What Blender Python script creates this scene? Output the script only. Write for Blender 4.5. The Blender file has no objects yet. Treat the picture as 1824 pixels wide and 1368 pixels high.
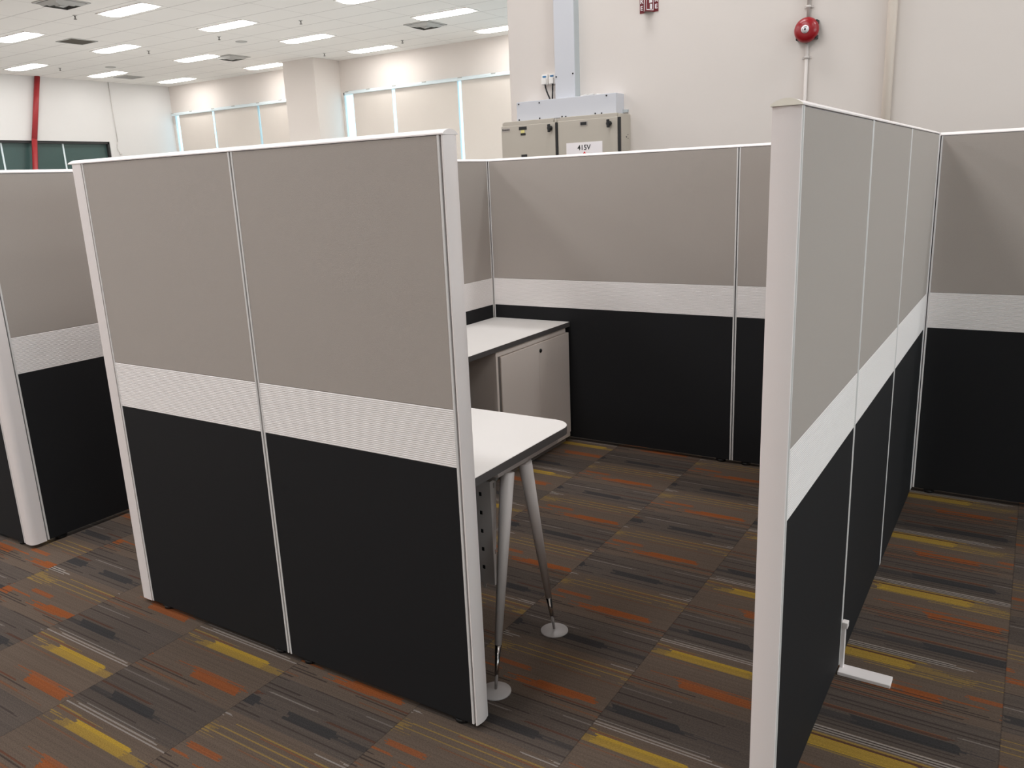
import bpy, bmesh, math, random
from mathutils import Vector, Matrix
random.seed(7)
PI = math.pi
scn = bpy.context.scene
COL = scn.collection

# ------------------------------------------------------------------ materials
def lin(c):
    r = []
    for v in c:
        v /= 255.0
        r.append(v / 12.92 if v <= 0.04045 else ((v + 0.055) / 1.055) ** 2.4)
    return tuple(r) + (1.0,)

def mat(name, srgb, rough=0.5, metal=0.0, spec=0.5, bump=None, var=0.0, vscale=30.0):
    m = bpy.data.materials.new(name); m.use_nodes = True
    nt = m.node_tree; b = nt.nodes['Principled BSDF']
    b.inputs['Base Color'].default_value = lin(srgb)
    b.inputs['Roughness'].default_value = rough
    b.inputs['Metallic'].default_value = metal
    b.inputs['Specular IOR Level'].default_value = spec
    tc = nt.nodes.new('ShaderNodeTexCoord')
    if var > 0:
        n = nt.nodes.new('ShaderNodeTexNoise'); n.inputs['Scale'].default_value = vscale
        n.inputs['Detail'].default_value = 4.0
        nt.links.new(tc.outputs['Object'], n.inputs['Vector'])
        r = nt.nodes.new('ShaderNodeMapRange')
        r.inputs['From Min'].default_value = 0.3; r.inputs['From Max'].default_value = 0.7
        r.inputs['To Min'].default_value = 1.0 - var; r.inputs['To Max'].default_value = 1.0 + var
        nt.links.new(n.outputs['Fac'], r.inputs['Value'])
        v = nt.nodes.new('ShaderNodeVectorMath'); v.operation = 'SCALE'
        v.inputs[0].default_value = lin(srgb)[:3]
        nt.links.new(r.outputs['Result'], v.inputs['Scale'])
        nt.links.new(v.outputs['Vector'], b.inputs['Base Color'])
    if bump:
        n2 = nt.nodes.new('ShaderNodeTexNoise'); n2.inputs['Scale'].default_value = bump[0]
        n2.inputs['Detail'].default_value = 2.0
        nt.links.new(tc.outputs['Object'], n2.inputs['Vector'])
        bp = nt.nodes.new('ShaderNodeBump'); bp.inputs['Strength'].default_value = bump[1]
        bp.inputs['Distance'].default_value = 0.002
        nt.links.new(n2.outputs['Fac'], bp.inputs['Height'])
        nt.links.new(bp.outputs['Normal'], b.inputs['Normal'])
    return m

def emis(name, srgb, strength, base=(250, 250, 248)):
    m = mat(name, base, 0.4)
    b = m.node_tree.nodes['Principled BSDF']
    b.inputs['Emission Color'].default_value = lin(srgb)
    b.inputs['Emission Strength'].default_value = strength
    return m

M = {}
M['wall'] = mat('wall_paint', (221, 213, 207), 0.75, spec=0.25, bump=(60, 0.08), var=0.012, vscale=1.5)
M['wall_left'] = mat('wall_paint_far', (217, 215, 213), 0.75, spec=0.25, var=0.01, vscale=1.0)
M['pipe_paint'] = mat('pipe_paint', (208, 196, 184), 0.5)
M['fabric'] = mat('grey_fabric', (172, 163, 156), 0.85, spec=0.2, bump=(900, 0.25), var=0.02, vscale=500)
M['charcoal'] = mat('charcoal_fabric', (25, 25, 27), 0.75, spec=0.3, bump=(900, 0.2), var=0.05, vscale=400)
M['fabric'].node_tree.nodes['Principled BSDF'].inputs['Sheen Weight'].default_value = .12
M['band'] = mat('ribbed_white', (240, 235, 233), 0.42, spec=0.4)
M['alu'] = mat('powder_white', (240, 232, 230), 0.38, spec=0.45)
M['strip'] = mat('edge_strip', (222, 219, 217), 0.35, spec=0.5)
M['groove'] = mat('groove_grey', (92, 94, 97), 0.6)
M['bounce_floor'] = mat('pale_bounce_floor', (200, 199, 197), 0.4, var=.01, vscale=2)
M['black'] = mat('black_plastic', (18, 18, 19), 0.5)
M['cap'] = mat('ivory_cap', (246, 240, 226), 0.45)
M['laminate'] = mat('white_laminate', (226, 221, 217), 0.45, spec=0.4, var=0.008, vscale=3)
M['edge'] = mat('dark_edge_band', (92, 89, 88), 0.5)
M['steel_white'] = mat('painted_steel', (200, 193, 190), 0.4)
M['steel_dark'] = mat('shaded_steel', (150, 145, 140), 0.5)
M['chrome'] = mat('chrome', (190, 186, 184), 0.12, metal=1.0)
M['pad'] = mat('clear_grey_pad', (176, 170, 168), 0.35)
M['cabinet'] = mat('cabinet_beige', (244, 233, 225), 0.5, spec=0.35, var=0.01, vscale=4)
M['cab_groove'] = mat('cabinet_recess', (120, 113, 108), 0.6)
M['board'] = mat('switchboard_beige', (188, 180, 168), 0.42, var=0.01, vscale=5)
M['conduit'] = mat('conduit_paint', (206, 198, 193), 0.5)
M['trunk'] = mat('trunking_grey', (206, 207, 213), 0.4, spec=0.4)
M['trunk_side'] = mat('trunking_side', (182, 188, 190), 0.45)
M['red'] = mat('fire_red', (150, 14, 26), 0.28, spec=0.6)
M['red_pipe'] = mat('red_pipe_paint', (158, 40, 44), 0.45)
M['sign_red'] = mat('sign_red', (112, 12, 26), 0.4)
M['sign_white'] = mat('sign_white', (244, 238, 240), 0.5)
M['ink'] = mat('ink_black', (28, 28, 30), 0.6)
M['ink_red'] = mat('ink_red', (196, 40, 50), 0.6)
M['yellow'] = mat('label_yellow', (226, 214, 140), 0.6)
M['label_grey'] = mat('label_grey', (176, 168, 162), 0.4, metal=0.2)
M['blue'] = mat('switch_blue', (40, 110, 160), 0.4)
M['white_plastic'] = mat('white_plastic', (234, 230, 226), 0.4)
M['ceil_metal'] = mat('diffuser_grey', (176, 174, 170), 0.55)
M['ceil_dark'] = mat('duct_dark', (70, 68, 64), 0.8)
M['grille'] = mat('grille_grey', (112, 106, 96), 0.7)
M['brass'] = mat('sprinkler_dark', (74, 66, 58), 0.45, metal=0.5)
M['lamp'] = emis('lamp_diffuser', (255, 253, 250), 15.0)
M['rail_blue'] = mat('blind_rail', (214, 226, 230), 0.3, spec=0.6)
M['blind'] = mat('blind_cloth', (214, 206, 198), 0.85, spec=0.15, var=0.01, vscale=2)
M['frame_blue'] = mat('window_frame', (222, 234, 238), 0.4)
M['frame_dark'] = mat('dark_window_frame', (44, 44, 44), 0.5)
M['wire'] = mat('grey_wire', (214, 210, 206), 0.6)

def glass_mat(name, tint, alpha, rough=0.05):
    m = bpy.data.materials.new(name); m.use_nodes = True
    nt = m.node_tree; nt.nodes.clear()
    o = nt.nodes.new('ShaderNodeOutputMaterial'); mx = nt.nodes.new('ShaderNodeMixShader')
    t = nt.nodes.new('ShaderNodeBsdfTransparent'); t.inputs['Color'].default_value = lin(tint)
    g = nt.nodes.new('ShaderNodeBsdfGlossy'); g.inputs['Roughness'].default_value = rough
    mx.inputs['Fac'].default_value = alpha
    nt.links.new(t.outputs[0], mx.inputs[1]); nt.links.new(g.outputs[0], mx.inputs[2])
    nt.links.new(mx.outputs[0], o.inputs['Surface'])
    return m
M['glass'] = glass_mat('window_glass', (240, 248, 252), 0.06)
M['dark_glass'] = mat('dark_teal_glass', (66, 88, 86), 0.12, spec=0.5)

# ceiling tiles -----------------------------------------------------------
def ceiling_mat():
    m = mat('ceiling_tiles', (206, 200, 194), 0.85, spec=0.15)
    nt = m.node_tree; b = nt.nodes['Principled BSDF']
    L = nt.links.new
    tc = nt.nodes.new('ShaderNodeTexCoord'); sp = nt.nodes.new('ShaderNodeSeparateXYZ')
    L(tc.outputs['Object'], sp.inputs[0])
    def mth(op, a, b_=None, c=None):
        n = nt.nodes.new('ShaderNodeMath'); n.operation = op
        for i, v in enumerate((a, b_, c)):
            if v is None: continue
            if isinstance(v, (int, float)): n.inputs[i].default_value = v
            else: L(v, n.inputs[i])
        return n.outputs[0]
    def seam(sock, off, per, w):
        t = mth('DIVIDE', mth('SUBTRACT', sock, off), per)
        f = mth('FRACT', t)
        d = mth('MINIMUM', f, mth('SUBTRACT', 1.0, f))
        return mth('LESS_THAN', mth('MULTIPLY', d, per), w)
    s1 = seam(sp.outputs['Y'], 7.289 + 0.33, 0.66, 0.011)
    s2 = seam(sp.outputs['X'], -18.697 + 0.583, 1.165, 0.009)
    s = mth('MAXIMUM', s1, mth('MULTIPLY', s2, 0.7))
    no = nt.nodes.new('ShaderNodeTexNoise'); no.inputs['Scale'].default_value = 120
    L(tc.outputs['Object'], no.inputs['Vector'])
    mx = nt.nodes.new('ShaderNodeMixRGB')
    mx.inputs[1].default_value = lin((228, 224, 219)); mx.inputs[2].default_value = lin((196, 191, 186))
    L(s, mx.inputs[0])
    L(mx.outputs[0], b.inputs['Base Color'])
    return m
M['ceiling'] = ceiling_mat()

# carpet ------------------------------------------------------------------
def carpet_mat():
    m = mat('carpet_tiles', (90, 78, 70), 0.95, spec=0.08)
    nt = m.node_tree; b = nt.nodes['Principled BSDF']; L = nt.links.new
    tc = nt.nodes.new('ShaderNodeTexCoord'); sp = nt.nodes.new('ShaderNodeSeparateXYZ')
    L(tc.outputs['Object'], sp.inputs[0])
    X, Y = sp.outputs['X'], sp.outputs['Y']
    def mth(op, a, b_=None, c=None):
        n = nt.nodes.new('ShaderNodeMath'); n.operation = op
        for i, v in enumerate((a, b_, c)):
            if v is None: continue
            if isinstance(v, (int, float)): n.inputs[i].default_value = v
            else: L(v, n.inputs[i])
        return n.outputs[0]
    def wn(a, b_=None, seed=0.0):
        c = nt.nodes.new('ShaderNodeCombineXYZ')
        if isinstance(a, (int, float)): c.inputs[0].default_value = a
        else: L(a, c.inputs[0])
        if b_ is not None: L(b_, c.inputs[1])
        c.inputs[2].default_value = seed
        n = nt.nodes.new('ShaderNodeTexWhiteNoise'); n.noise_dimensions = '3D'
        L(c.outputs[0], n.inputs['Vector'])
        return n.outputs['Value']
    P = 0.5
    ux = mth('DIVIDE', mth('SUBTRACT', X, 0.29), P)
    ti = mth('FLOOR', ux); u = mth('FRACT', ux)
    par = mth('FLOORED_MODULO', ti, 2.0)
    yo = mth('MULTIPLY_ADD', par, 0.29, 0.215)
    w = mth('DIVIDE', mth('SUBTRACT', yo, Y), P)
    tj = mth('FLOOR', w); t = mth('FRACT', w)
    # slices run on from tile to tile down each column of the floor
    q = mth('MULTIPLY_ADD', mth('MULTIPLY', ti, mth('SUBTRACT', ti, 1.0)), 0.25, mth('MULTIPLY', mth('SUBTRACT', ti, 1.0), 0.03))
    r = mth('ADD', mth('FRACT', mth('ADD', q, 20.001)), mth('MULTIPLY_ADD', wn(ti, tj, 3.7), 0.16, -0.05))
    # which slice of the roll this tile was cut from
    s0 = mth('MULTIPLY_ADD', r, 2.0, u)
    yarn = mth('FLOOR', mth('MULTIPLY', t, 110.0))
    jit = mth('SUBTRACT', wn(yarn, None, 1.3), 0.5)
    jit2 = mth('SUBTRACT', wn(yarn, None, 8.1), 0.5)
    s = mth('MULTIPLY_ADD', jit, 0.06, s0)
    sr = mth('MULTIPLY_ADD', jit2, 0.34, s0)
    base = lin((94, 81, 71))
    grey = lin((83, 74, 68))
    # base: greyer in the second half of the repeat
    cur = nt.nodes.new('ShaderNodeMixRGB')
    cur.inputs[1].default_value = base; cur.inputs[2].default_value = grey
    g = mth('COMPARE', t, 0.80, 0.20)
    L(g, cur.inputs[0]); cur = cur.outputs[0]
    YEL = lin((158, 128, 50)); YL2 = lin((138, 112, 58)); ORA = lin((132, 74, 40)); RUST = lin((94, 58, 42))
    DRK = lin((56, 48, 45)); CHA = lin((56, 54, 54)); WHI = lin((146, 138, 132)); BRN = lin((80, 54, 42)); OR2 = lin((112, 72, 48))
    bars = [
     # t centre, half height, s start, s end, colour, ragged, strength
     (0.012, .006, -0.3, 0.9, WHI, 0, .8), (0.034, .006, -0.2, 1.0, WHI, 0, .8), (0.055, .005, 0.1, 0.95, WHI, 0, .7),
     (0.012, .006, 1.9, 2.7, WHI, 0, .7), (0.034, .005, 1.7, 2.8, WHI, 0, .8), (0.023, .004, -0.2, 0.9, DRK, 0, .8), (0.045, .004, 0.0, 0.9, DRK, 0, .8),
     (0.080, .008, -0.2, 0.75, YL2, 0, .9), (0.098, .010, -0.1, 0.70, BRN, 0, .9),
     (0.080, .006, 1.25, 2.2, YL2, 1, .8), (0.096, .006, 1.4, 2.3, OR2, 1, .8),
     (0.150, .044, 0.05, 0.66, YEL, 0, 1.0), (0.150, .036, 0.0, 0.9, YL2, 1, .55), (0.205, .006, -0.1, 1.0, YL2, 0, .7),
     (0.150, .042, 2.05, 2.60, YEL, 0, 1.0), (0.165, .030, 1.85, 2.75, YL2, 1, .7),
     (0.135, .005, 1.0, 1.9, YL2, 0, .8), (0.185, .005, 0.9, 1.7, YL2, 0, .7),
     (0.235, .012, 0.55, 0.95, YL2, 1, .7), (0.225, .005, 1.3, 2.4, OR2, 0, .6),
     (0.360, .012, 0.15, 0.62, ORA, 1, .7), (0.405, .012, 0.25, 0.95, ORA, 1, .85),
     (0.440, .036, 0.42, 0.86, ORA, 0, .95), (0.440, .010, 0.50, 0.66, base, 0, .8), (0.430, .030, 1.40, 1.80, ORA, 0, .95), (0.450, .030, 1.3, 1.72, ORA, 1, .9),
     (0.445, .034, 2.25, 2.70, ORA, 0, .9), (0.40, .020, 2.1, 2.6, ORA, 1, .7), (0.33, .022, 1.0, 1.28, ORA, 0, .8),
     (0.452, .004, 0.2, 1.0, DRK, 0, .8), (0.484, .005, -0.2, 1.1, DRK, 0, .8), (0.507, .005, 0.0, 1.2, DRK, 0, .8),
     (0.53, .006, -0.2, 0.9, RUST, 0, .9), (0.552, .006, 0.1, 1.0, OR2, 1, .8), (0.572, .005, -0.1, 1.0, DRK, 0, .8),
     (0.595, .006, 0.0, 0.7, RUST, 1, .9), (0.615, .004, 0.1, 1.0, DRK, 0, .7), (0.50, .006, 1.3, 2.2, RUST, 0, .8), (0.52, .005, 1.5, 2.4, DRK, 0, .8),
     (0.56, .008, 1.7, 2.5, OR2, 1, .7), (0.60, .005, 1.2, 2.0, DRK, 0, .7), (0.64, .005, 1.6, 2.2, WHI, 1, .3),
     (0.69, .007, 0.0, 1.2, DRK, 0, .75), (0.725, .005, 0.3, 1.5, DRK, 0, .7), (0.70, .006, 1.6, 2.6, DRK, 0, .7), (0.755, .005, 1.0, 1.4, WHI, 0, .4),
     (0.80, .014, 0.2, 0.95, BRN, 0, .8), (0.786, .004, 0.1, 0.9, OR2, 0, .8), (0.795, .008, 1.5, 2.3, BRN, 0, .8),
     (0.865, .042, 0.45, 1.0, CHA, 0, .95), (0.870, .036, 1.25, 1.65, CHA, 0, .9), (0.875, .034, 0.05, 1.0, CHA, 1, .7), (0.855, .036, 2.0, 2.42, CHA, 0, .95), (0.87, .020, 1.6, 2.6, CHA, 1, .7),
     (0.93, .005, 0.0, 1.0, DRK, 0, .7), (0.952, .005, 1.2, 2.4, DRK, 0, .7), (0.965, .006, 0.2, 1.1, DRK, 0, .7), (0.985, .004, 1.8, 2.5, WHI, 1, .5),
    ]
    for tc_, th, sa, sb, colr, ragged, k in bars:
        mt = mth('COMPARE', t, tc_, th)
        ms = mth('COMPARE', sr if ragged else s, (sa + sb) / 2, (sb - sa) / 2)
        mm = mth('MULTIPLY', mth('MULTIPLY', mt, ms), k)
        mx = nt.nodes.new('ShaderNodeMixRGB'); mx.inputs[2].default_value = colr
        L(mm, mx.inputs[0]); L(cur, mx.inputs[1]); cur = mx.outputs[0]
    # yarn speckle and tufting
    no = nt.nodes.new('ShaderNodeTexNoise'); no.inputs['Scale'].default_value = 330; no.inputs['Detail'].default_value = 3
    mp = nt.nodes.new('ShaderNodeMapping'); mp.inputs['Scale'].default_value = (0.55, 1.3, 1)
    L(tc.outputs['Object'], mp.inputs[0]); L(mp.outputs[0], no.inputs['Vector'])
    rg = nt.nodes.new('ShaderNodeMapRange'); rg.inputs['From Min'].default_value = 0.3; rg.inputs['From Max'].default_value = 0.7
    rg.inputs['To Min'].default_value = 0.76; rg.inputs['To Max'].default_value = 1.22
    L(no.outputs['Fac'], rg.inputs['Value'])
    yv = mth('MULTIPLY_ADD', wn(yarn, ti, 5.5), 0.16, 0.92)
    tv = mth('MULTIPLY_ADD', wn(ti, tj, 9.9), 0.16, 0.92)
    k = mth('MULTIPLY', mth('MULTIPLY', rg.outputs[0], yv), tv)
    # seams
    e1 = mth('LESS_THAN', mth('MINIMUM', u, mth('SUBTRACT', 1.0, u)), 0.004)
    k = mth('MULTIPLY', k, mth('SUBTRACT', 1.0, mth('MULTIPLY', e1, 0.25)))
    vs = nt.nodes.new('ShaderNodeVectorMath'); vs.operation = 'SCALE'
    L(cur, vs.inputs[0]); L(k, vs.inputs['Scale'])
    L(vs.outputs[0], b.inputs['Base Color'])
    bp = nt.nodes.new('ShaderNodeBump'); bp.inputs['Strength'].default_value = 0.35; bp.inputs['Distance'].default_value = 0.003
    L(no.outputs['Fac'], bp.inputs['Height']); L(bp.outputs['Normal'], b.inputs['Normal'])
    return m
M['carpet'] = carpet_mat()

# ------------------------------------------------------------------ mesh tools
class MB:
    def __init__(s): s.v = []; s.f = []; s.m = []; s.sm = []; s.cur = 0
    def add(s, vs, fs, smooth=False):
        o = len(s.v); s.v += [tuple(v) for v in vs]
        for f in fs: s.f.append([i + o for i in f]); s.m.append(s.cur); s.sm.append(smooth)
        return s
    def box(s, x0, x1, y0, y1, z0, z1):
        v = [(x, y, z) for z in (z0, z1) for y in (y0, y1) for x in (x0, x1)]
        return s.add(v, [(0, 2, 3, 1), (4, 5, 7, 6), (0, 1, 5, 4), (2, 6, 7, 3), (0, 4, 6, 2), (1, 3, 7, 5)])
    def prism(s, pts, a0, a1, axis='z', smooth=False):
        n = len(pts)
        def P(p, a):
            if axis == 'z': return (p[0], p[1], a)
            if axis == 'x': return (a, p[0], p[1])
            return (p[0], a, p[1])
        v = [P(p, a0) for p in pts] + [P(p, a1) for p in pts]
        s.add(v, [list(range(n))[::-1], list(range(n, 2 * n))])
        o = len(s.v) - 2 * n
        for i in range(n):
            j = (i + 1) % n
            s.f.append([o + i, o + j, o + n + j, o + n + i]); s.m.append(s.cur); s.sm.append(smooth)
        return s
    def tube(s, p0, p1, r0, r1=None, n=20, caps=True):
        r1 = r0 if r1 is None else r1
        p0 = Vector(p0); p1 = Vector(p1); d = (p1 - p0).normalized()
        a = d.orthogonal().normalized(); b = d.cross(a)
        v = []
        for p, r in ((p0, r0), (p1, r1)):
            for i in range(n):
                t = 2 * PI * i / n
                v.append(p + (a * math.cos(t) + b * math.sin(t)) * r)
        o = len(s.v); s.v += [tuple(x) for x in v]
        for i in range(n):
            j = (i + 1) % n
            s.f.append([o + i, o + j, o + n + j, o + n + i]); s.m.append(s.cur); s.sm.append(True)
        if caps:
            s.f.append([o + i for i in range(n)][::-1]); s.m.append(s.cur); s.sm.append(False)
            s.f.append([o + n + i for i in range(n)]); s.m.append(s.cur); s.sm.append(False)
        return s
    def path(s, pts, r, n=10):
        for a, b in zip(pts[:-1], pts[1:]): s.tube(a, b, r, r, n)
        return s
    def lathe(s, prof, c=(0, 0, 0), axis='z', n=32):
        # prof: (radius, height)
        o = len(s.v)
        for r, h in prof:
            for i in range(n):
                t = 2 * PI * i / n; x, y = r * math.cos(t), r * math.sin(t)
                p = (x, y, h) if axis == 'z' else (x, -h, y) if axis == '-y' else (h, x, y)
                s.v.append((c[0] + p[0], c[1] + p[1], c[2] + p[2]))
        for k in range(len(prof) - 1):
            for i in range(n):
                j = (i + 1) % n
                s.f.append([o + k * n + i, o + k * n + j, o + (k + 1) * n + j, o + (k + 1) * n + i]); s.m.append(s.cur); s.sm.append(True)
        for k in (0, len(prof) - 1):
            if prof[k][0] > 1e-5:
                s.f.append([o + k * n + i for i in range(n)]); s.m.append(s.cur); s.sm.append(False)
        return s
    def build(s, name, m, parent=None, bevel=0.0, seg=2):
        me = bpy.data.meshes.new(name)
        me.from_pydata(s.v, [], s.f); me.update()
        for mm in (m if isinstance(m, (list, tuple)) else [m]): me.materials.append(mm)
        me.polygons.foreach_set('material_index', s.m)
        me.polygons.foreach_set('use_smooth', s.sm)
        bm = bmesh.new(); bm.from_mesh(me)
        bmesh.ops.recalc_face_normals(bm, faces=bm.faces)
        bm.to_mesh(me); bm.free()
        o = bpy.data.objects.new(name, me); COL.objects.link(o)
        if parent: o.parent = parent
        if bevel > 0:
            md = o.modifiers.new('bevel', 'BEVEL'); md.width = bevel; md.segments = seg
            md.limit_method = 'ANGLE'; md.angle_limit = math.radians(40)
            md.harden_normals = False
        return o

def thing(name, label, cat, loc=(0, 0, 0), rz=0.0, group=None):
    o = bpy.data.objects.new(name, None); COL.objects.link(o)
    o.empty_display_size = 0.1
    o.location = loc; o.rotation_euler = (0, 0, rz)
    return tag(o, label, cat, group)
def tag(o, label, cat, group=None):
    o['label'] = label; o['category'] = cat
    if group: o['group'] = group
    return o
def struct(o): o['kind'] = 'structure'; return o
def copy_tree(o, parent=None):
    c = o.copy(); COL.objects.link(c); c.parent = parent
    for ch in [k for k in COL.objects if k.parent == o]:
        copy_tree(ch, c)
    return c
def text(name, body, size, m, parent, loc, rot, align='CENTER', ext=0.0004, sx=1.0, bold=0.0):
    cu = bpy.data.curves.new(name, 'FONT'); cu.body = body; cu.size = size; cu.extrude = ext
    cu.align_x = align; cu.align_y = 'CENTER'; cu.offset = bold
    o = bpy.data.objects.new(name, cu); COL.objects.link(o); cu.materials.append(m)
    me = bpy.data.meshes.new_from_object(o.evaluated_get(bpy.context.evaluated_depsgraph_get()))
    bpy.data.objects.remove(o); me.name = name
    if not me.materials: me.materials.append(m)
    o = bpy.data.objects.new(name, me); COL.objects.link(o)
    o.parent = parent; o.location = loc; o.rotation_euler = rot; o.scale = (sx, 1, 1)
    return o

# ------------------------------------------------------------------ room shell
ZC = 4.5
XL, XR, YF, YB = -20.09, 8.2, -6.5, 13.97
YW, XE = 4.0, -2.315                                   # the near white wall and its free end
struct(MB().box(XL - .3, XR + .3, YF - .3, YB + .5, -0.12, 0).build('floor', M['carpet']))
struct(MB().box(XL - .1, -5.2, 4.4, YB + .1, -.02, .004).build('floor', M['bounce_floor']))  # unseen pale floor added to bounce light onto the far ceiling
struct(MB().box(XL - .3, XR + .3, YF - .3, YB + .5, ZC, ZC + .15).build('ceiling', M['ceiling']))
def ceiling_fill(x, y, z, sx, sy, e):
    li = bpy.data.lights.new('ceiling_fill', 'AREA'); li.shape = 'RECTANGLE'; li.size = sx; li.size_y = sy
    li.energy = e; li.color = (.94, .97, 1.0)
    o = bpy.data.objects.new('ceiling_fill', li); COL.objects.link(o); o.location = (x, y, z); o.rotation_euler = (PI, 0, 0)
ceiling_fill(-12, 8.5, .6, 13, 8, 70)  # unseen fill lamp added low in the hall to brighten the far ceiling
struct(MB().prism([(XE + .02, YW), (XR + .01, YW), (XR + .01, YB + .3), (XE, YB + .3), (XE, YW + .02)], -0.01, ZC + .01).build('wall_right', M['wall']))
ws = MB(); q0, q1, h0, h1 = -4.6, 2.6, .9, 3.2  # side wall out of view, its window added to let light in
ws.box(XR, XR + .25, YF - .2, q0, -0.01, ZC + .01); ws.box(XR, XR + .25, q1, YW + .1, -0.01, ZC + .01)
ws.box(XR, XR + .25, q0, q1, -0.01, h0); ws.box(XR, XR + .25, q0, q1, h1, ZC + .01)
struct(ws.build('wall_side', M['wall']))
f = MB(); f.box(XR + .1, XR + .16, q0, q1, h0, h0 + .06); f.box(XR + .1, XR + .16, q0, q1, h1 - .06, h1)
for k in range(5):
    y = q0 + .03 + (q1 - q0 - .06) * k / 4; f.box(XR + .1, XR + .16, y - .03, y + .03, h0, h1)
w4 = struct(f.build('window_4', M['frame_blue']))
MB().box(XR + .125, XR + .132, q0, q1, h0, h1).build('pane', M['glass'], w4)
sl = bpy.data.lights.new('window_daylight', 'AREA'); sl.shape = 'RECTANGLE'; sl.size = q1 - q0; sl.size_y = h1 - h0  # lamp added outside the unseen window to light right-facing sides
sl.energy = 200; sl.color = (1.0, .915, .86)
so = bpy.data.objects.new('window_daylight', sl); COL.objects.link(so)
so.location = (XR + .4, (q0 + q1) / 2, (h0 + h1) / 2); so.rotation_euler = (0, PI / 2, 0); sl.size, sl.size_y = h1 - h0, q1 - q0
struct(MB().box(XL - .2, XR + .2, YF - .25, YF, -0.01, ZC + .01).build('wall_front', M['wall']))
# left wall with the dark glazed opening (Y 6..11.92, Z 1.0..2.97)
wl = MB(); a0, a1, b0, b1 = 5.2, 11.92, 1.0, 2.97
wl.box(XL - .25, XL, YF - .2, a0, -0.01, ZC + .01); wl.box(XL - .25, XL, a1, YB + .1, -0.01, ZC + .01)
wl.box(XL - .25, XL, a0, a1, b1, ZC + .01); wl.box(XL - .25, XL, a0, a1, -0.01, b0)
struct(wl.build('wall_left', M['wall_left']))
# window wall at the far side, openings each side of the column
wb = MB(); zo0, zo1 = 0.9, 3.76
ops = [(-20.0, -14.75), (-13.4, -3.2)]
xs = [XL - .2] + [v for o in ops for v in o] + [XE + .1]
for k in range(0, len(xs), 2): wb.box(xs[k], xs[k + 1], YB, YB + .06, -0.01, ZC + .01)
for (p, q) in ops:
    wb.box(p, q, YB, YB + .06, -0.01, zo0); wb.box(p, q, YB, YB + .06, zo1, ZC + .01)
struct(wb.build('wall_back', M['wall']))
struct(MB().box(-14.5, -13.46, 13.12, YB + .02, -0.01, ZC + .01).build('column', M['wall'], bevel=.01))
for n, (p, q) in enumerate(ops):
    f = MB(); y0, y1 = YB + .01, YB + .055
    f.box(p, q, y0, y1, zo1 - .06, zo1); f.box(p, q, y0, y1, zo0, zo0 + .06)
    f.box(p, p + .025, y0, y1, zo0, zo1); f.box(q - .06, q, y0, y1, zo0, zo1)
    k = max(1, round((q - p) / 1.75))
    for i in range(1, k):
        x = p + (q - p) * i / k; f.box(x - .03, x + .03, y0, y1, zo0, zo1)
    w = struct(f.build('window_%d' % (n + 1), M['frame_blue']))
    g = MB().box(p + .03, q - .03, YB + .03, YB + .036, zo0 + .03, zo1 - .03).build('pane', M['glass'], w)
# dark internal glazing in the left wall
f = MB()
f.box(XL - .14, XL - .03, a0, a1, b1 - .06, b1); f.box(XL - .14, XL - .03, a0, a1, b0, b0 + .05)
f.box(XL - .14, XL - .03, a1 - .05, a1, b0, b1); f.box(XL - .14, XL - .03, a0, a0 + .05, b0, b1)
w3 = struct(f.build('window_3', M['frame_dark']))
MB().box(XL - .125, XL - .115, a0 + .02, a1 - .02, b0 + .02, b1 - .02).build('pane', M['dark_glass'], w3)
for y in (10.68, 9.15, 7.6, 6.1): MB().box(XL - .115, XL - .107, y - .02, y + .02, b0 + .03, b1 - .03).build('glass_joint', M['frame_blue'], w3)

# ------------------------------------------------------------------ ceiling fittings
LX, LS, LY, LR = -18.697, 3.4954, 7.289, 1.98
def make_light(i, j, label):
    t = thing('ceiling_light', label, 'ceiling light', (LX + i * LS, LY + j * LR, ZC), 0, 'recessed ceiling lights')
    if not hasattr(make_light, 'proto'):
        f = MB(); L_, W_ = .63, .20
        f.box(-L_, L_, -W_, -W_ + .02, -.012, 0); f.box(-L_, L_, W_ - .02, W_, -.012, 0)
        f.box(-L_, -L_ + .02, -W_, W_, -.012, 0); f.box(L_ - .02, L_, -W_, W_, -.012, 0)
        make_light.fr = f.build('frame', M['white_plastic'], t)
        d = MB(); r = .155; pts = []  # ends rounded so the shape imitates the light's bloom
        for cx, cy, s in ((.60 - r, .17 - r, 0), (-.60 + r, .17 - r, 90), (-.60 + r, -.17 + r, 180), (.60 - r, -.17 + r, 270)):
            for k in range(7):
                a = math.radians(s + k * 15); pts.append((cx + r * math.cos(a), cy + r * math.sin(a)))
        d.prism(pts, -.022, -.002)
        make_light.df = d.build('diffuser', M['lamp'], t)
        make_light.proto = True
    else:
        for s in (make_light.fr, make_light.df):
            c = s.copy(); COL.objects.link(c); c.parent = t
    return t
LL = {
 (1, 0): 'glowing ceiling light cut by the left picture edge, above the flat grille',
 (2, 0): 'glowing ceiling light touching the picture top beside the louvred air diffuser at upper left',
 (0, 1): 'glowing ceiling light nearest the top of the red pipe',
 (1, 1): 'glowing ceiling light just right of the dark flat ceiling grille',
 (2, 1): 'glowing ceiling light above the small round speaker, third along its row from the left',
 (3, 1): 'glowing ceiling light barely showing at the picture top, left of the white wall',
 (0, 2): 'glowing ceiling light partly over the pale flat grille near the left wall',
 (1, 2): 'glowing ceiling light whose tip overlaps a louvred diffuser, left of the column',
 (2, 2): 'glowing ceiling light above and slightly left of the square column top',
 (3, 2): 'glowing ceiling light with a louvred air diffuser just below its left end',
 (0, 3): 'glowing ceiling light close to the far left corner of the room',
 (1, 3): 'glowing ceiling light whose right tip is hidden by the square column',
 (2, 3): 'glowing ceiling light right of the column, before the wall above the blinds',
 (3, 3): 'glowing ceiling light whose right tip meets the near white wall edge',
}
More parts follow.
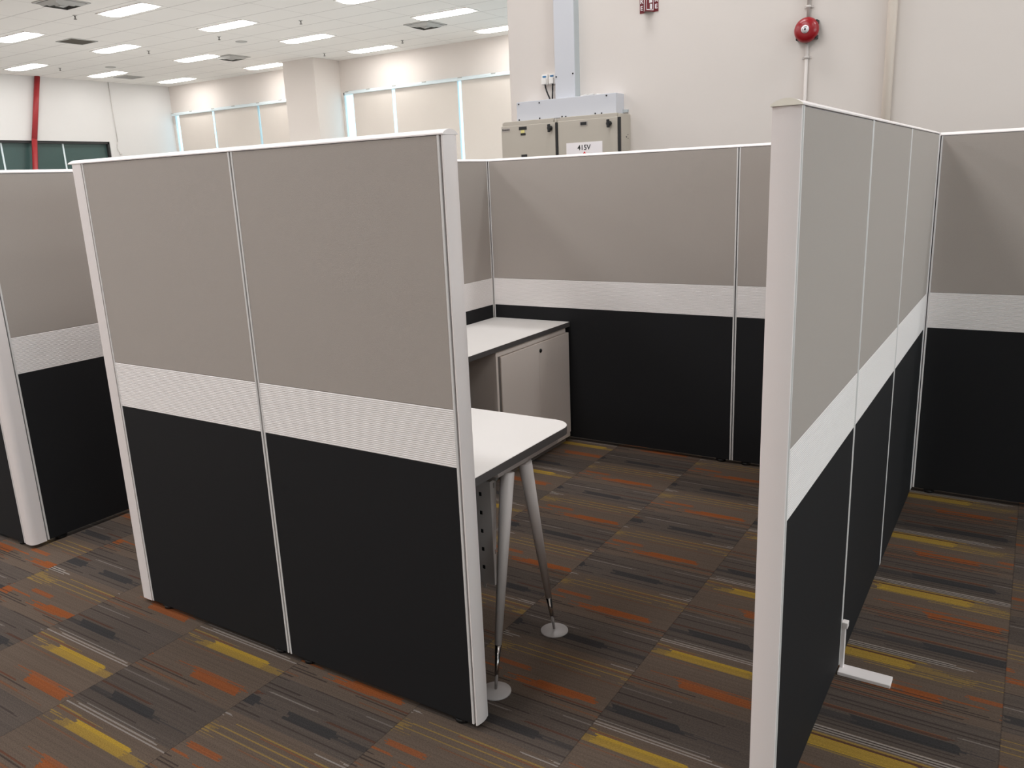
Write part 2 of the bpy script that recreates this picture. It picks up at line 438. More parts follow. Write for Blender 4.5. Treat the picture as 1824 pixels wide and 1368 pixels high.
for (i, j), lb in LL.items(): make_light(i, j, lb)
# the other ceiling lights of the same grid, out of the picture: lamps only
def lamp(i, j, e=None, name='ceiling_lamp'):
    li = bpy.data.lights.new(name, 'AREA'); li.shape = 'RECTANGLE'; li.size = 1.2; li.size_y = 0.34
    li.energy = e; li.color = (0.97, 0.985, 1.0)
    o = bpy.data.objects.new(name, li); COL.objects.link(o)
    o.location = (LX + i * LS, LY + j * LR, ZC - .03)
    return o
LAMP_E = 30.0
for j in range(-6, 4):
    for i in range(0, 8):
        if (i, j) in LL: continue
        x, y = LX + i * LS, LY + j * LR
        if x > XE - .5 and y > YW - .5: continue
        e = LAMP_E
        if i >= 6: e *= 1.1 if j == -2 else .85 if j == -3 else .28
        elif j <= -4: e *= 1.35
        lamp(i, j, e)

def supply_diffuser(x, y, label):
    t = thing('air_diffuser', label, 'air diffuser', (x, y, ZC), 0, 'louvred square air diffusers')
    f = MB()
    def ring(mb, a, b_, z0, z1):
        # sloped square ring from half-size a (low) to b_ (high)
        v = [(sx * h, sy * h, z) for h, z in ((a, z0), (b_, z1)) for sx, sy in ((-1, -1), (1, -1), (1, 1), (-1, 1))]
        mb.add(v, [(k, (k + 1) % 4, 4 + (k + 1) % 4, 4 + k) for k in range(4)])
    H = .29
    for s in (-1, 1):
        f.box(-H, H, s * H - .02, s * H + .02, -.012, 0); f.box(s * H - .02, s * H + .02, -H, H, -.012, 0)
    f.build('frame', M['ceil_metal'], t)
    MB().box(-.27, .27, -.27, .27, -.004, 0).build('duct_mouth', M['ceil_dark'], t)
    lv = MB()
    for a in (.25, .18, .11): ring(lv, a, a - .055, -.012, -.055 + .0)
    lv.box(-.05, .05, -.05, .05, -.06, -.052)
    lv.build('louvre', M['ceil_metal'], t)
for x, y, lb in (
  (-11.95, 6.30, 'dark louvred air diffuser at the upper left picture edge'),
  (-14.62, 11.72, 'louvred air diffuser beside the tip of a light, left of the column'),
  (-9.10, 11.82, 'louvred air diffuser between the column and the near white wall')):
    supply_diffuser(x, y, lb)
def grille(x, y, label, m):
    t = thing('return_grille', label, 'air grille', (x, y, ZC), 0, 'flat return air grilles')
    f = MB()
    for s in (-1, 1):
        f.box(-.27, .27, s * .26 - .012, s * .26 + .012, -.012, 0); f.box(s * .26 - .012, s * .26 + .012, -.27, .27, -.012, 0)
    f.build('frame', M['ceil_metal'], t)
    g = MB().box(-.25, .25, -.25, .25, -.003, 0)
    for k in range(24):
        y_ = -.245 + k * .0213; g.box(-.25, .25, y_, y_ + .008, -.009, -.003)
    g.build('slat_panel', m, t)
grille(-14.93, 8.28, 'dark flat square return grille in the ceiling at left', M['grille'])
grille(-18.87, 11.95, 'pale flat square return grille near the ceiling edge above the left wall', M['ceil_metal'])
def sprinkler(x, y, label):
    t = thing('sprinkler_head', label, 'sprinkler', (x, y, ZC), 0, 'pendent ceiling sprinklers')
    MB().lathe([(.034, .004), (.034, -.006), (.016, -.012)], n=16).build('escutcheon', M['ceil_metal'], t)
    s = MB().tube((0, 0, -.01), (0, 0, -.03), .011, .009, 12)
    s.tube((-.010, 0, -.028), (-.014, 0, -.055), .004, .004, 6); s.tube((.010, 0, -.028), (.014, 0, -.055), .004, .004, 6)
    s.lathe([(.006, -.066), (.026, -.062), (.026, -.058), (.006, -.054)], n=14)
    s.build('nozzle', M['brass'], t)
for x, y, lb in (
  (-12.70, 6.95, 'small dark sprinkler below the topmost left ceiling light'),
  (-15.01, 7.15, 'small dark sprinkler under the light at the left picture edge'),
  (-18.41, 9.89, 'small dark sprinkler right of the light above the red pipe'),
  (-15.04, 9.91, 'small dark sprinkler right of the light next to the dark flat grille'),
  (-12.72, 9.88, 'small dark sprinkler just left of the round ceiling speaker at mid picture'),
  (-10.45, 9.88, 'small dark sprinkler above the ceiling light over the column'),
  (-12.86, 12.89, 'small dark sprinkler immediately right of the column top'),
  (-10.53, 12.85, 'small dark sprinkler between the two ceiling lights right of the column')):
    sprinkler(x, y, lb)
def speaker(x, y, label):
    t = thing('ceiling_speaker', label, 'ceiling speaker', (x, y, ZC), 0, 'round ceiling speakers')
    MB().lathe([(.0, -.012), (.085, -.012), (.1, -.006), (.1, 0)], n=28).build('grille', M['grille'], t)
    MB().lathe([(.1, -.014), (.115, -.01), (.118, 0), (.1, 0)], n=28).build('rim', M['ceil_metal'], t)
speaker(-12.88, 10.56, 'flat round ceiling speaker below the third light of its row')
speaker(-17.6, 10.65, 'flat round ceiling speaker above the pale grille near the left wall')

# ------------------------------------------------------------------ roller blinds
def blind(x0, x1, fx0, fx1, label, zt=3.765):
    t = thing('roller_blind', label, 'roller blind', ((x0 + x1) / 2, YB - .1, 0), 0, 'roller blinds on the window wall')
    c = (x0 + x1) / 2
    r = MB(); r.prism([(-.06, zt - .075), (.06, zt - .075), (.06, zt), (-.035, zt), (-.06, zt - .03)], x0 - c + .002, x1 - c - .002, 'x')
    r.build('head_rail', M['rail_blue'], t, bevel=.006)
    for x in (x0 - c + .06, 0.0): MB().box(x - .05, x + .05, -.066, -.02, zt - .022, zt - .004).build('bracket', M['ceil_metal'], t)
    f = MB(); f.box(fx0 - c, fx1 - c, .0, .006, 0.98, zt - .06); f.build('blind_cloth', M['blind'], t)
    MB().tube((fx0 - c, .003, .97), (fx1 - c, .003, .97), .014, n=10).build('bottom_bar', M['rail_blue'], t)
BL = [(-19.93, -18.17, -19.66, -18.215, 'off-white roller blind beside the bright strip in the far corner'),
      (-18.17, -16.36, -18.125, -16.40, 'off-white roller blind, middle one of the set left of the column'),
      (-16.36, -14.55, -16.31, -14.56, 'off-white roller blind half hidden by the left side of the column'),
      (-13.2, -11.72, -12.99, -11.78, 'off-white roller blind just right of the column'),
      (-11.72, -9.84, -11.68, -9.895, 'wide off-white roller blind in the middle right of the column'),
      (-9.84, -7.95, -9.785, -8.0, 'off-white roller blind cut off by the near white wall edge')]
for b in BL: blind(*b)

# ------------------------------------------------------------------ left wall fittings
t = thing('red_pipe', 'red sprinkler pipe dropping down the far left wall', 'pipe', (XL + .075, 10.05, 0))
MB().tube((0, .17, ZC), (0, -.17, 3.0), .062, n=18).build('pipe', M['red_pipe'], t)
s = MB().tube((0, -.17, 3.0), (0, -.62, .0), .062, n=18).build('lower_pipe', M['red_pipe'], t)
t = MB().path([(XL + .02, 12.12, ZC), (XL + .02, 12.14, 2.98), (XL + .02, 12.10, 2.85), (XL + .02, 12.10, 2.78), (XL + .02, 12.17, 2.66)], .011, 8)
t.tube((XL + .02, 12.17, 2.68), (XL + .02, 12.175, 2.63), .03, n=8)
tag(t.build('wall_cable', M['wire']), 'thin grey cable hanging loose on the far left wall', 'cable')

# ------------------------------------------------------------------ near wall: switchboard, trunking, bell, sign
SBY = 3.82
t = thing('switchboard', 'beige two-door electrical switchboard cabinet mounted on the white wall', 'electrical cabinet', (-1.79, 4.0, 0))
def W(x): return x + 1.79
def D(y): return y - 4.0
MB().box(W(-2.283), W(-1.297), D(3.835), D(4.002), .12, 1.957).build('cabinet_body', M['board'], t, bevel=.004)
tr = MB()
for x0, x1 in ((-2.265, -1.83), (-1.775, -1.32)): tr.box(W(x0), W(x1), D(3.822), D(3.84), 1.93, 1.962)
tr.box(W(-1.822), W(-1.806), D(3.825), D(3.84), 1.93, 1.957)
tr.build('top_trim', M['board'], t, bevel=.003)
def door(x0, x1, ztop, hx, kx, kz):
    d = MB().box(W(x0), W(x1), D(SBY), D(3.836), .15, ztop).build('door', M['board'], t, bevel=.004)
    MB().box(W(hx) - .008, W(hx) + .008, D(3.817), D(3.838), .16, ztop - .004).build('hinge_gap', M['black'], d)  # black strip laid along the gap at the door edge
    k = MB().lathe([(.0, .03), (.014, .03), (.018, .022), (.018, 0)], (W(kx), D(SBY), kz), '-y', 20)
    k.prism([(W(kx) - .008, kz - .028), (W(kx) + .010, kz - .028), (W(kx) + .009, kz + .028), (W(kx) - .010, kz + .026)], D(SBY) - .034, D(SBY) - .02, 'y')
    k.build('knob', M['black'], d, bevel=.002)
    return d
dl = door(-2.285, -1.815, 1.932, -1.803, -1.853, 1.893)
dr = door(-1.793, -1.313, 1.936, -1.303, -1.375, 1.893)
y_ = D(SBY)
MB().box(W(-2.277), W(-2.207), y_ - .002, y_, 1.892, 1.917).build('sticker', M['label_grey'], dl)
st = MB(); st.box(W(-2.272), W(-2.264), y_ - .0028, y_ - .002, 1.898, 1.911)
st.box(W(-2.264), W(-2.211), y_ - .0028, y_ - .002, 1.902, 1.9045)
for k, x in enumerate((-2.255, -2.246, -2.236, -2.226, -2.216)): st.box(W(x), W(x) + .006, y_ - .0028, y_ - .002, 1.899, 1.908)
st.build('sticker_marks', M['ink'], dl)
MB().box(W(-2.125), W(-2.058), y_ - .003, y_, 1.896, 1.919).build('name_plate', M['black'], dl)
MB().box(W(-2.110), W(-2.078), y_ - .003, y_, 1.873, 1.895).build('yellow_label', M['yellow'], dl)
MB().box(W(-2.112), W(-2.069), y_ - .003, y_, 1.857, 1.872).build('name_plate', M['black'], dl)
MB().box(W(-2.112), W(-2.062), y_ - .003, y_, 1.70, 1.718).build('name_plate', M['black'], dl)
np_ = MB().box(W(-1.611), W(-1.549), y_ - .003, y_, 1.891, 1.922).build('name_plate', M['label_grey'], dr)
MB().box(W(-1.604), W(-1.556), y_ - .005, y_ - .003, 1.896, 1.917).build('plate_window', M['ink'], np_)
sg = MB().box(W(-1.724), W(-1.433), y_ - .003, y_, 1.570, 1.778).build('warning_sign', M['sign_white'], dr)
sg['label'] = 'white 415V warning sign with red triangle'
text('lettering', '415V', .050, M['ink'], sg, (W(-1.579), y_ - .0035, 1.740), (PI / 2, 0, 0), sx=1.0, bold=.0007)
tri = MB()
cx, top, bot, hw = W(-1.576), 1.711, 1.614, .056
for p, q in (((cx, top), (cx - hw, bot)), ((cx - hw, bot), (cx + hw, bot)), ((cx + hw, bot), (cx, top))):
    tri.tube((p[0], y_ - .0035, p[1]), (q[0], y_ - .0035, q[1]), .0035, n=6)
tri.build('triangle', M['ink_red'], sg)
for yy, zz, r in ((3.93, 1.80, .006), (3.955, 1.815, .004), (3.957, 1.79, .004)):
    MB().tube((W(-1.297), D(yy), zz), (W(-1.2955), D(yy), zz), r, n=10).build('vent_hole', M['ink'], t)

t = thing('cable_trunking', 'pale grey metal cable trunking box lying along the switchboard top', 'cable trunking', (-1.76, 4.0, 1.96))
MB().box(-.41, .413, -.132, .002, 0.003, .14).build('trunk_body', M['trunk'], t, bevel=.003)
for x, z in ((-.39, .125), (-.21, .122), (.34, .126), (-.39, .012), (-.21, .012), (-.02, .01), (.01, .008), (.25, .012), (.30, .01)):
    MB().lathe([(.0, .005), (.005, .004), (.006, 0)], (x, -.132, z), '-y', 10).build('screw', M['ink'], t)
MB().box(.41, .45, -.02, .0, .01, .03).build('bracket', M['trunk_side'], t)
t = thing('vertical_trunking', 'tall pale grey cable trunking rising up the white wall', 'cable trunking', (-1.78, 4.0, 2.1))
MB().box(-.081, .082, -.08, .002, 0.0, 2.39).build('trunk_cover', M['trunk'], t, bevel=.003)
MB().box(.078, .0835, -.074, .0, 0.0, 2.385).build('side_lip', M['trunk_side'], t)
for x, z in ((.068, .165), (-.07, .155), (.068, .8), (-.07, .79), (.068, 1.5)): MB().lathe([(.0, .005), (.005, .004), (.006, 0)], (x, -.08, z), '-y', 10).build('screw', M['ink'], t)
tag(MB().path([(-1.66, 3.93, 2.103), (-1.62, 3.95, 2.112), (-1.56, 3.96, 2.112), (-1.50, 3.94, 2.104)], .006, 8).build('loose_cable', M['wire']), 'short loose grey cable end lying on the horizontal trunking', 'cable')

def isolator(x, label, pts):
    t = thing('switched_outlet', label, 'power outlet', (x, 4.0, 2.248), 0, 'white outlets above the switchboard')
    MB().box(-.026, .026, -.03, .001, -.034, .04).build('outlet_body', M['white_plastic'], t, bevel=.004)
    MB().box(-.019, .019, -.05, -.028, -.032, .012).build('plug', M['white_plastic'], t, bevel=.003)
    MB().box(-.013, .013, -.036, -.03, .018, .029).build('switch', M['blue'], t)
    MB().path([(p[0] - x, p[1] - 4.0, p[2] - 2.248) for p in pts], .006, 8).build('cable', M['ink'], t)
isolator(-1.978, 'white switched outlet, the one farther from the vertical trunking', [(-1.972, 3.965, 2.22), (-1.967, 3.965, 2.19), (-1.952, 3.96, 2.155), (-1.93, 3.95, 2.12), (-1.918, 3.94, 2.10)])
isolator(-1.914, 'white switched outlet tucked right against the vertical trunking', [(-1.907, 3.965, 2.22), (-1.906, 3.96, 2.17), (-1.905, 3.95, 2.10)])

# fire extinguisher sign: V-shaped projecting sign with flaps
t = thing('fire_sign', 'red projecting fire extinguisher sign high on the white wall', 'sign', (-1.152, 4.0, 2.61))
H_ = .215
def plate(p, q, z0, z1, th=.003):
    (x0, y0), (x1, y1) = p, q
    n = Vector((y1 - y0, -(x1 - x0), 0)).normalized() * -th
    return [(x0, y0), (x1, y1), (x1 + n.x, y1 + n.y), (x0 + n.x, y0 + n.y)]
wl_, wr_, ap = (-.038, -.002), (.039, -.002), (.0, -.072)
body = MB()
body.prism(plate((-.069, -.004), wl_, 0, 0), 0, H_); body.prism(plate(wl_, ap, 0, 0), 0, H_)
body.prism(plate(ap, wr_, 0, 0), 0, H_); body.prism(plate(wr_, (.067, -.004), 0, 0), 0, H_)
bo = body.build('sign_panel', M['sign_red'], t)
for k, ch in enumerate('FIRE'):
    z = H_ - .055 - k * .043
    text('lettering', ch, .040, M['sign_white'], t, (-.053, -.0075, z), (PI / 2, 0, 0), bold=.0008)
    text('lettering', ch, .040, M['sign_white'], t, (.053, -.0075, z), (PI / 2, 0, 0), bold=.0008)
# pictogram on both faces: white border, hand and extinguisher
def on_face(a, b_, sgn):
    a = Vector((a[0], a[1], 0)); b_ = Vector((b_[0], b_[1], 0)); u = (b_ - a); Lf = u.length; u.normalize()
    nrm = Vector((u.y, -u.x, 0))
    pg = MB()
    def poly(pts):
        v = []
        for d in (.0005, .002):
            for s, z in pts:
                p = a + u * (s * Lf) + nrm * d; v.append((p.x, p.y, z - .014))
        n = len(pts)
        pg.add(v, [list(range(n))[::-1], list(range(n, 2 * n))] + [(i, (i + 1) % n, n + (i + 1) % n, n + i) for i in range(n)])
    for r in ((.12, .88, .022, .027), (.12, .88, H_ - .03, H_ - .025), (.12, .155, .022, H_ - .025), (.845, .88, .022, H_ - .025)):
        poly([(r[0], r[2]), (r[1], r[2]), (r[1], r[3]), (r[0], r[3])])
    poly([(.50, .030), (.72, .030), (.72, .062), (.50, .062)])
    poly([(.42, .066), (.74, .072), (.72, .10), (.62, .125), (.48, .12)])
    poly([(.46, .124), (.56, .130), (.54, .155), (.47, .152)]); poly([(.60, .128), (.76, .115), (.80, .140), (.66, .155)])
    pg.build('pictogram', M['sign_white'], t)
on_face(ap, wr_, 1); on_face(wl_, ap, 1)

# alarm bell with conduits
t = thing('alarm_bell', 'round red fire alarm bell on the white wall', 'alarm bell', (-.088, 4.0, 2.362))
prof = [(.074, .038), (.075, .046), (.071, .058), (.060, .071), (.045, .079), (.034, .082), (.0, .083)]
MB().lathe([(.068, .04)] + prof, (0, 0, 0), '-y', 40).build('gong', M['red'], t)
MB().lathe([(.05, 0), (.05, .045)], (0, 0, 0), '-y', 24).build('base', M['black'], t)
for a in (40, -42, 222): 
    x, z = .066 * math.cos(math.radians(a)), .066 * math.sin(math.radians(a)); MB().box(x - .014, x + .014, -.05, -.0, z - .012, z + .012).build('mounting_lug', M['black'], t, bevel=.004)
lb = MB().lathe([(.022, .083), (.024, .0855), (.0, .086)], (0, 0, 0), '-y', 28).build('centre_label', M['sign_white'], t)
mk = MB().lathe([(.006, .086), (.006, .088), (.0, .089)], (0, 0, 0), '-y', 14)
mk.box(-.009, .010, -.0872, -.086, .012, .0145); mk.box(-.015, -.0135, -.0872, -.086, -.004, .006)
mk.build('label_mark', M['ink'], lb)
def conduit(z0, z1, clips, label):
    t = thing('conduit', label, 'conduit', (-.088, 4.0, z0), 0, 'white conduits at the alarm bell')
    MB().tube((0, -.014, 0), (0, -.014, z1 - z0), .0105, n=14).build('tube', M['conduit'], t)
    for z in clips:
        MB().box(-.028, .028, -.006, .001, z - z0 - .007, z - z0 + .007).tube((0, -.014, z - z0 - .007), (0, -.014, z - z0 + .007), .0145, n=12).build('saddle_clip', M['conduit'], t)
conduit(2.432, 4.5, (2.50, 3.2, 3.9), 'white painted conduit running up the wall from the red bell')
conduit(0.6, 2.30, (2.205, 1.5, .9), 'white painted conduit running down the wall below the red bell')
t = thing('wall_pipe', 'cream painted vertical pipe on the white wall right of the bell', 'pipe', (.395, 4.0, 0))
MB().tube((0, -.022, 0), (0, -.022, ZC), .026, n=20).build('tube', M['pipe_paint'], t)
for z in (1.2, 3.3): MB().box(-.04, .04, -.008, .001, z - .012, z + .012).build('pipe_clip', M['pipe_paint'], t)

# ------------------------------------------------------------------ office partitions
T, Z0, ZT, ZB1, ZB2 = .058, .020, 1.653, .8015, .9624
SW = .007                                               # edge strip
def rail_profile(ZT):
    pts = [(-.0012, ZT), (-.0012, ZT + .003)]
    for k in range(1, 12):
        a = k / 12.0; y = -.0012 + a * (T + .0024)
        z = ZT + .003 + .011 * math.sin(PI * a) ** .85
        pts.append((y, z))
    pts += [(T + .0012, ZT + .003), (T + .0012, ZT)]
    return pts
def ribbed(mb, x0, x1):
    n = 28; p = (ZB2 - ZB1) / n; d = .0014
    prof = []
    for k in range(n):
        z = ZB1 + k * p
        prof += [(d, z + .0002), (0, z + p * .22), (0, z + p * .72), (d, z + p * .93)]
    prof.append((d, ZB2 - .0001))
    pts = prof + [(T - y, z) for y, z in reversed(prof)]
    v = [(x, y, z) for x in (x0, x1) for y, z in pts]; m = len(pts)
    mb.add(v, [(i, (i + 1) % m, m + (i + 1) % m, m + i) for i in range(m)])
    mb.add(v, [list(range(m)), list(range(m, 2 * m))])
def partition(label, loc, rz, segs, rail, posts=(), feet=True, grooves=(), ZT=1.653, gm='groove', gd=.008):
    t = thing('office_partition', label, 'office partition', loc, rz, 'two-tone office partition screens')
    for a, b in segs:
        f = MB()
        f.box(a, a + SW, -.0005, T + .0005, Z0, ZT - .001); f.box(b - SW, b, -.0005, T + .0005, Z0, ZT - .001)
        f.box(a + SW, b - SW, .004, T - .004, Z0 + .002, ZT - .001)
        pn = f.build('panel', M['strip'], t, bevel=.0008, seg=1)
        pn['label'] = 'white edged partition panel'
        u = MB().box(a + SW, b - SW, .0006, T - .0006, ZB2 + .001, ZT - .003).build('upper_fabric', M['fabric'], pn, bevel=.0012, seg=1)
        u['label'] = 'upper grey fabric infill'
        r = MB(); ribbed(r, a + SW, b - SW); r = r.build('ribbed_band', M['band'], pn); r['label'] = 'white horizontally ribbed band'
        l = MB().box(a + SW, b - SW, .0006, T - .0006, Z0, ZB1 - .001).build('lower_fabric', M['charcoal'], pn, bevel=.0012, seg=1)
        l['label'] = 'lower charcoal fabric infill'
        if feet:
            w = b - a
            for x in ((a + .07, b - .06) if w > .5 else ((a + b) / 2,)):
                MB().box(x - .022, x + .022, .008, T - .008, .008, Z0 + .001).tube((x, T / 2, 0), (x, T / 2, .012), .024, n=16).build('leveling_foot', M['black'], t)
    if grooves:
        for a, b in grooves: MB().box(a, b, gd, T - gd, Z0 + .003, ZT - .001).build('joint_groove', M[gm], t)
    if rail:
        MB().prism(rail_profile(ZT), rail[0], rail[1], 'x').build('top_rail', M['alu'], t)
    for name, pts in posts:
        MB().prism(pts, Z0 - .002, ZT - .0006, 'z', smooth=False).build(name, M['alu'], t)
    return t
def arc(cx, cy, r, a0, a1, n=8):
    return [(cx + r * math.cos(math.radians(a0 + (a1 - a0) * k / n)), cy + r * math.sin(math.radians(a0 + (a1 - a0) * k / n))) for k in range(n + 1)]
def convex_end(x0, bulge, sgn=1):
    # slightly convex end cover, chord T
    pts = [(x0, .0005)]
    for k in range(0, 13):
        a = k / 12.0; pts.append((x0 + sgn * (.004 + bulge * math.sin(PI * a)), .0012 + (T - .0024) * a))
    pts.append((x0, T - .0005))
    return pts
# A: front screen (origin at X=-1.5, Y=0)
ox = -1.5
A = partition('largest partition screen in front, two full panels ending at a white post', (ox, 0, 0), 0,
    [(-1.507 - ox, -.7549 - ox), (-.7488 - ox, .007 - ox)], (-1.586 - ox, .0205 - ox),
    posts=[('corner_post', arc(-1.585 - ox + .028, .028, .028, 180, 270) + [(-1.513 - ox, 0), (-1.513 - ox, T), (-1.585 - ox, T)]),
           ('end_post', convex_end(.013 - ox, .005))],
    grooves=[(-1.513 - ox, -1.507 - ox), (-.7549 - ox, -.7488 - ox), (.007 - ox, .013 - ox)], ZT=1.6505)
# D: dividing screen (origin X=.8465, local x = world Y)
Dv = partition('partition screen seen edge-on with a wide white end post and a floor foot', (.8465, 0, 0), PI / 2,
    [(.035, .803), (.809, 1.570), (1.576, 2.446)], (.0215, 2.489),
    posts=[('end_post', convex_end(.029, .003, -1)), ('corner_post', [(2.452, .0), (2.490, .0), (2.490, T), (2.452, T)])],
    grooves=[(.029, .035), (.803, .809), (1.570, 1.576), (2.446, 2.452)], gm='strip', gd=.0012)
MB().prism(rail_profile(ZT), .0185, .0217, 'x').build('end_cap', M['cap'], Dv)
ft = MB(); ft.box(.772, .825, -.152, .0, 0.0, .012); 
ft.box(.800, .818, -.012, -.0008, .010, .168); ft.box(.797, .821, -.018, -.0008, .150, .170)
fo = ft.build('stabiliser_foot', M['alu'], Dv, bevel=.002); fo['label'] = 'white L-shaped floor foot'
# B + E: rear run (origin X=-1.53, Y=2.4909)
ox = -1.53; yb = 2.4909
B = partition('long rear partition screen before the switchboard wall, meeting the edge-on screen', (ox, yb, 0), 0,
    [(-1.529 - ox, -.0408 - ox), (-.0348 - ox, .784 - ox), (.850 - ox, 2.35 - ox), (2.356 - ox, 3.4 - ox)], (-1.588 - ox, 3.4 - ox),
    posts=[('corner_post', [(-1.588 - ox, .002), (-1.534 - ox, .002), (-1.534 - ox, T), (-1.588 - ox, T)]), ('corner_post', [(.792 - ox, .003), (.843 - ox, .003), (.843 - ox, T - .003), (.792 - ox, T - .003)])],
    grooves=[(-1.534 - ox, -1.529 - ox), (-.0408 - ox, -.0348 - ox), (.784 - ox, .792 - ox), (.843 - ox, .850 - ox), (2.35 - ox, 2.356 - ox)], ZT=1.647)
# L: inner left side of the cubicle
Lp = partition('short visible partition screen behind the front screen, above the desk return', (-1.530, 0, 0), PI / 2,
    [(.064, 1.270), (1.276, 2.484)], (.0585, 2.489), grooves=[(1.270, 1.276), (2.484, 2.489)], ZT=1.647)
# F: neighbouring cubicle at far left
F = partition('partition screen of the neighbouring cubicle, facing the walkway at far left', (-2.4626, 0, 0), PI / 2,
    [(.117, 1.30), (1.306, 2.49)], (.0455, 2.49),
    posts=[('corner_post', [(.045 + .066, .0), (.045 + .066, T), (.045, T)] + [(.045 + .026 - .026 * math.sin(math.radians(a)), .026 - .026 * math.cos(math.radians(a))) for a in range(90, -1, -10)])],
    grooves=[(.111, .117), (1.30, 1.306)])
ox = -4.3
G = partition('dark partition screen cut off by the lower left picture edge', (ox, .046, 0), 0,
    [(-4.25 - ox, -3.40 - ox), (-3.394 - ox, -2.5267 - ox)], (-4.25 - ox, -2.522 - ox), grooves=[(-3.40 - ox, -3.394 - ox), (-2.5267 - ox, -2.522 - ox)])

# ------------------------------------------------------------------ desks and cabinet
ZD, TH = .7229, .027
def rounded(x0, x1, y0, y1, rnear, rfar, n=8):
    return [(x0, y0)] + arc(x1 - rnear, y0 + rnear, rnear, 270, 360, n) + arc(x1 - rfar, y1 - rfar, rfar, 0, 90, n) + [(x0, y1)]
t = thing('desk', 'white desk with dark edge and splayed legs behind the front screen', 'desk', (-.78, .4, 0))
ox, oy = -.78, .4
pts = rounded(-1.527 - ox, -.037 - ox, .066 - oy, .731 - oy, .045, .075)
tp = MB().prism(pts, ZD - TH, ZD - .0012).build('edge_band', M['edge'], t); tp['label'] = 'dark grey desk edge'
ins = [(x * .9995, y * .999) for x, y in pts]
MB().prism(ins, ZD - .0013, ZD).build('desktop', M['laminate'], t)
bm_ = MB(); bm_.prism([(.285 - oy, ZD - TH), (.672 - oy, ZD - TH), (.650 - oy, ZD - TH - .03), (.285 - oy, ZD - TH - .03)], -.105 - ox, -.062 - ox, 'x')
bm_.build('leg_beam', M['steel_white'], t, bevel=.002)
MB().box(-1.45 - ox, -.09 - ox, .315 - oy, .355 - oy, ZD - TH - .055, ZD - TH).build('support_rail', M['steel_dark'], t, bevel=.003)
def leg(fx, fy, tx, ty, x=0):
    f = Vector((fx - ox, fy - oy, .006)); p = Vector((tx - ox, ty - oy, ZD - TH - .03))
    d = p - f; q = f + d * (.138 / d.z)
    l = MB().tube(q, p, .0112, .0225, 24).build('leg', M['steel_white'], t)
    MB().tube(f, q, .0042, .0102, 20).build('leg_tip', M['chrome'], l)
    MB().lathe([(.0, .009), (.012, .008), (.046, .004), (.0485, .002), (.0485, 0)], (f.x, f.y, 0), 'z', 32).build('floor_pad', M['pad'], l)
leg(-.042, .186, -.066, .342); leg(-.054, .577, -.066, .446)
# hidden far pair of legs at the corner under the return
leg(-1.40, .20, -1.38, .34); leg(-1.40, .60, -1.38, .45)
# perforated cable riser hanging below the support rail
cr = MB()
zs = ZD - TH - .055
x0, x1 = -.20, -.104
holes = [.595 - k * .062 for k in range(6)]
zz = [.292] + [v for h in sorted(holes) for v in (h - .007, h + .007)] + [zs]
hx0, hx1 = -.1495, -.138
for x_a, x_b in ((x0, hx0), (hx1, x1)): cr.box(x_a - ox, x_b - ox, .300 - oy, .302 - oy, .292, zs)
for k in range(0, len(zz), 2): cr.box(hx0 - ox, hx1 - ox, .300 - oy, .302 - oy, zz[k], zz[k + 1])
# tapered side flange with two slots, made as a polygon strip
fl = [(.302, .292), (.308, .292), (.335, zs), (.302, zs)]
def strip_at(za, zb, ya=None, yb_=None):
    def ymax(z): return .308 + (.335 - .308) * (z - .292) / (zs - .292)
    cr.prism([((ya if ya else .302) - oy, za), ((yb_ if yb_ else ymax(za)) - oy, za), ((yb_ if yb_ else ymax(zb)) - oy, zb), ((ya if ya else .302) - oy, zb)], x1 - .002 - ox, x1 - ox, 'x')
s1, s2 = (.395, .412), (.615, .632)
strip_at(.292, s1[0]); strip_at(s1[1], s2[0]); strip_at(s2[1], zs)
for (za, zb), yy in ((s1, .309), (s2, .317)):
    strip_at(za, zb, .302, yy); strip_at(za, zb, yy + .006)
MB().box(hx0 - .004 - ox, hx1 + .004 - ox, .303 - oy, .305 - oy, .295, zs).build('slot_shade', M['black'], t)  # black strip added behind the slots in place of the darkness inside
cr.build('cable_riser', M['steel_white'], t)

t = thing('desk_return', 'white side desk with dark edge resting on the beige cabinet', 'desk', (-1.265, 1.6, 0))
ox, oy = -1.265, 1.6
MB().box(-1.527 - ox, -1.006 - ox, .7335 - oy, 2.487 - oy, ZD - TH, ZD - .0012).build('edge_band', M['edge'], t)['label'] = 'dark grey desk edge'
MB().box(-1.5265 - ox, -1.0065 - ox, .734 - oy, 2.4865 - oy, ZD - .0013, ZD).build('desktop', M['laminate'], t)

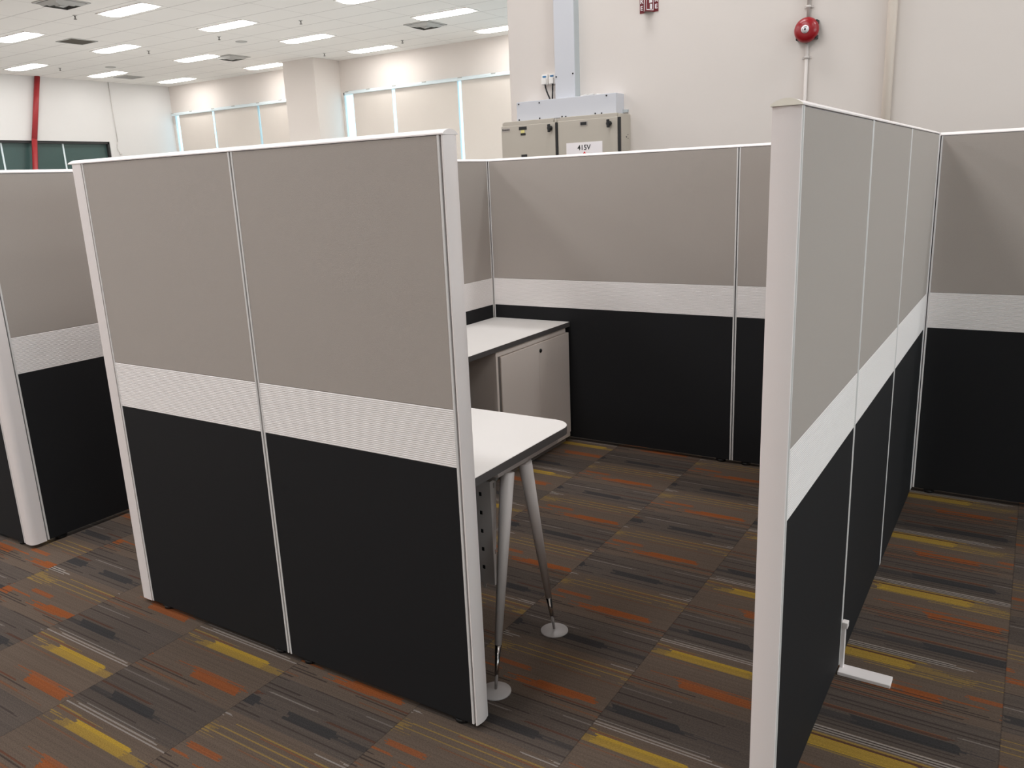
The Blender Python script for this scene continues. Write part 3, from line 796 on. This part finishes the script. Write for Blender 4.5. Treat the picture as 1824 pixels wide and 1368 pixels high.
t = thing('low_cabinet', 'low beige cabinet with round lock standing under the far end of the side desk', 'cabinet', (-1.26, 2.1, 0))
ox, oy = -1.26, 2.1
c0, c1 = 1.712, 2.478
cb = MB()
cb.box(-1.515 - ox, -1.012 - ox, c0 - oy, c0 + .018 - oy, .05, ZD - TH)
cb.box(-1.515 - ox, -1.03 - ox, c1 - .018 - oy, c1 - oy, .05, ZD - TH - .02)
cb.box(-1.515 - ox, -1.014 - ox, c0 + .018 - oy, c1 - .03 - oy, ZD - TH - .03, ZD - TH)
cb.box(-1.515 - ox, -1.014 - ox, c0 - oy, c1 - oy, .03, .062)
cb.box(-1.515 - ox, -1.50 - ox, c0 - oy, c1 - oy, .05, ZD - TH - .02)
cb.build('carcass', M['cabinet'], t, bevel=.002)
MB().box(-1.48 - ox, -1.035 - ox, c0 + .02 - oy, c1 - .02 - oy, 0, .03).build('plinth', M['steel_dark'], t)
MB().box(-1.06 - ox, -1.0165 - ox, c0 + .018 - oy, c0 + .0435 - oy, .062, ZD - TH - .03).build('finger_groove', M['cab_groove'], t)
d1 = MB().box(-1.03 - ox, -1.0095 - ox, c0 + .043 - oy, 2.131 - oy, .058, ZD - TH - .034).build('door', M['cabinet'], t, bevel=.0015)
d2 = MB().box(-1.03 - ox, -1.0095 - ox, 2.1322 - oy, c1 - oy, .058, ZD - TH - .034).build('door', M['cabinet'], t, bevel=.0015)
lk = MB().lathe([(.0, .006), (.009, .006), (.0115, .004), (.0115, 0)], (-1.0095 - ox, 2.150 - oy, .618), 'x', 24)
lk.build('lock', M['black'], d2)
MB().lathe([(.0, .0068), (.005, .0066), (.0055, .006)], (-1.0095 - ox, 2.150 - oy + .003, .620), 'x', 16).build('key_barrel', M['chrome'], d2)

# ------------------------------------------------------------------ world, camera
w = bpy.data.worlds.new('daylight'); scn.world = w; w.use_nodes = True
bg = w.node_tree.nodes['Background']
bg.inputs['Color'].default_value = (0.74, 0.94, 1.0, 1); bg.inputs['Strength'].default_value = 1.9

cam = bpy.data.cameras.new('camera'); co = bpy.data.objects.new('camera', cam); COL.objects.link(co)
fw = Vector((-0.5269119, 0.81429914, -0.24347641)); r = Vector((0.8444246, 0.53408812, -0.04119445)); u = Vector((-0.09649325, 0.22730331, 0.96903161))
mw = Matrix(((r.x, u.x, -fw.x, 1.24086899), (r.y, u.y, -fw.y, -1.6297452), (r.z, u.z, -fw.z, 1.53879598), (0, 0, 0, 1)))
co.matrix_world = mw
cam.sensor_width = 36.0; cam.lens = 28.6135; cam.clip_start = .05; cam.clip_end = 200
scn.camera = co

scn.view_settings.view_transform = 'Standard'
scn.view_settings.look = 'None'
scn.view_settings.exposure = 0.0
scn.cycles.use_denoising = True
scn.cycles.max_bounces = 8
scn.cycles.diffuse_bounces = 5
scn.cycles.caustics_reflective = False
scn.cycles.caustics_refractive = False
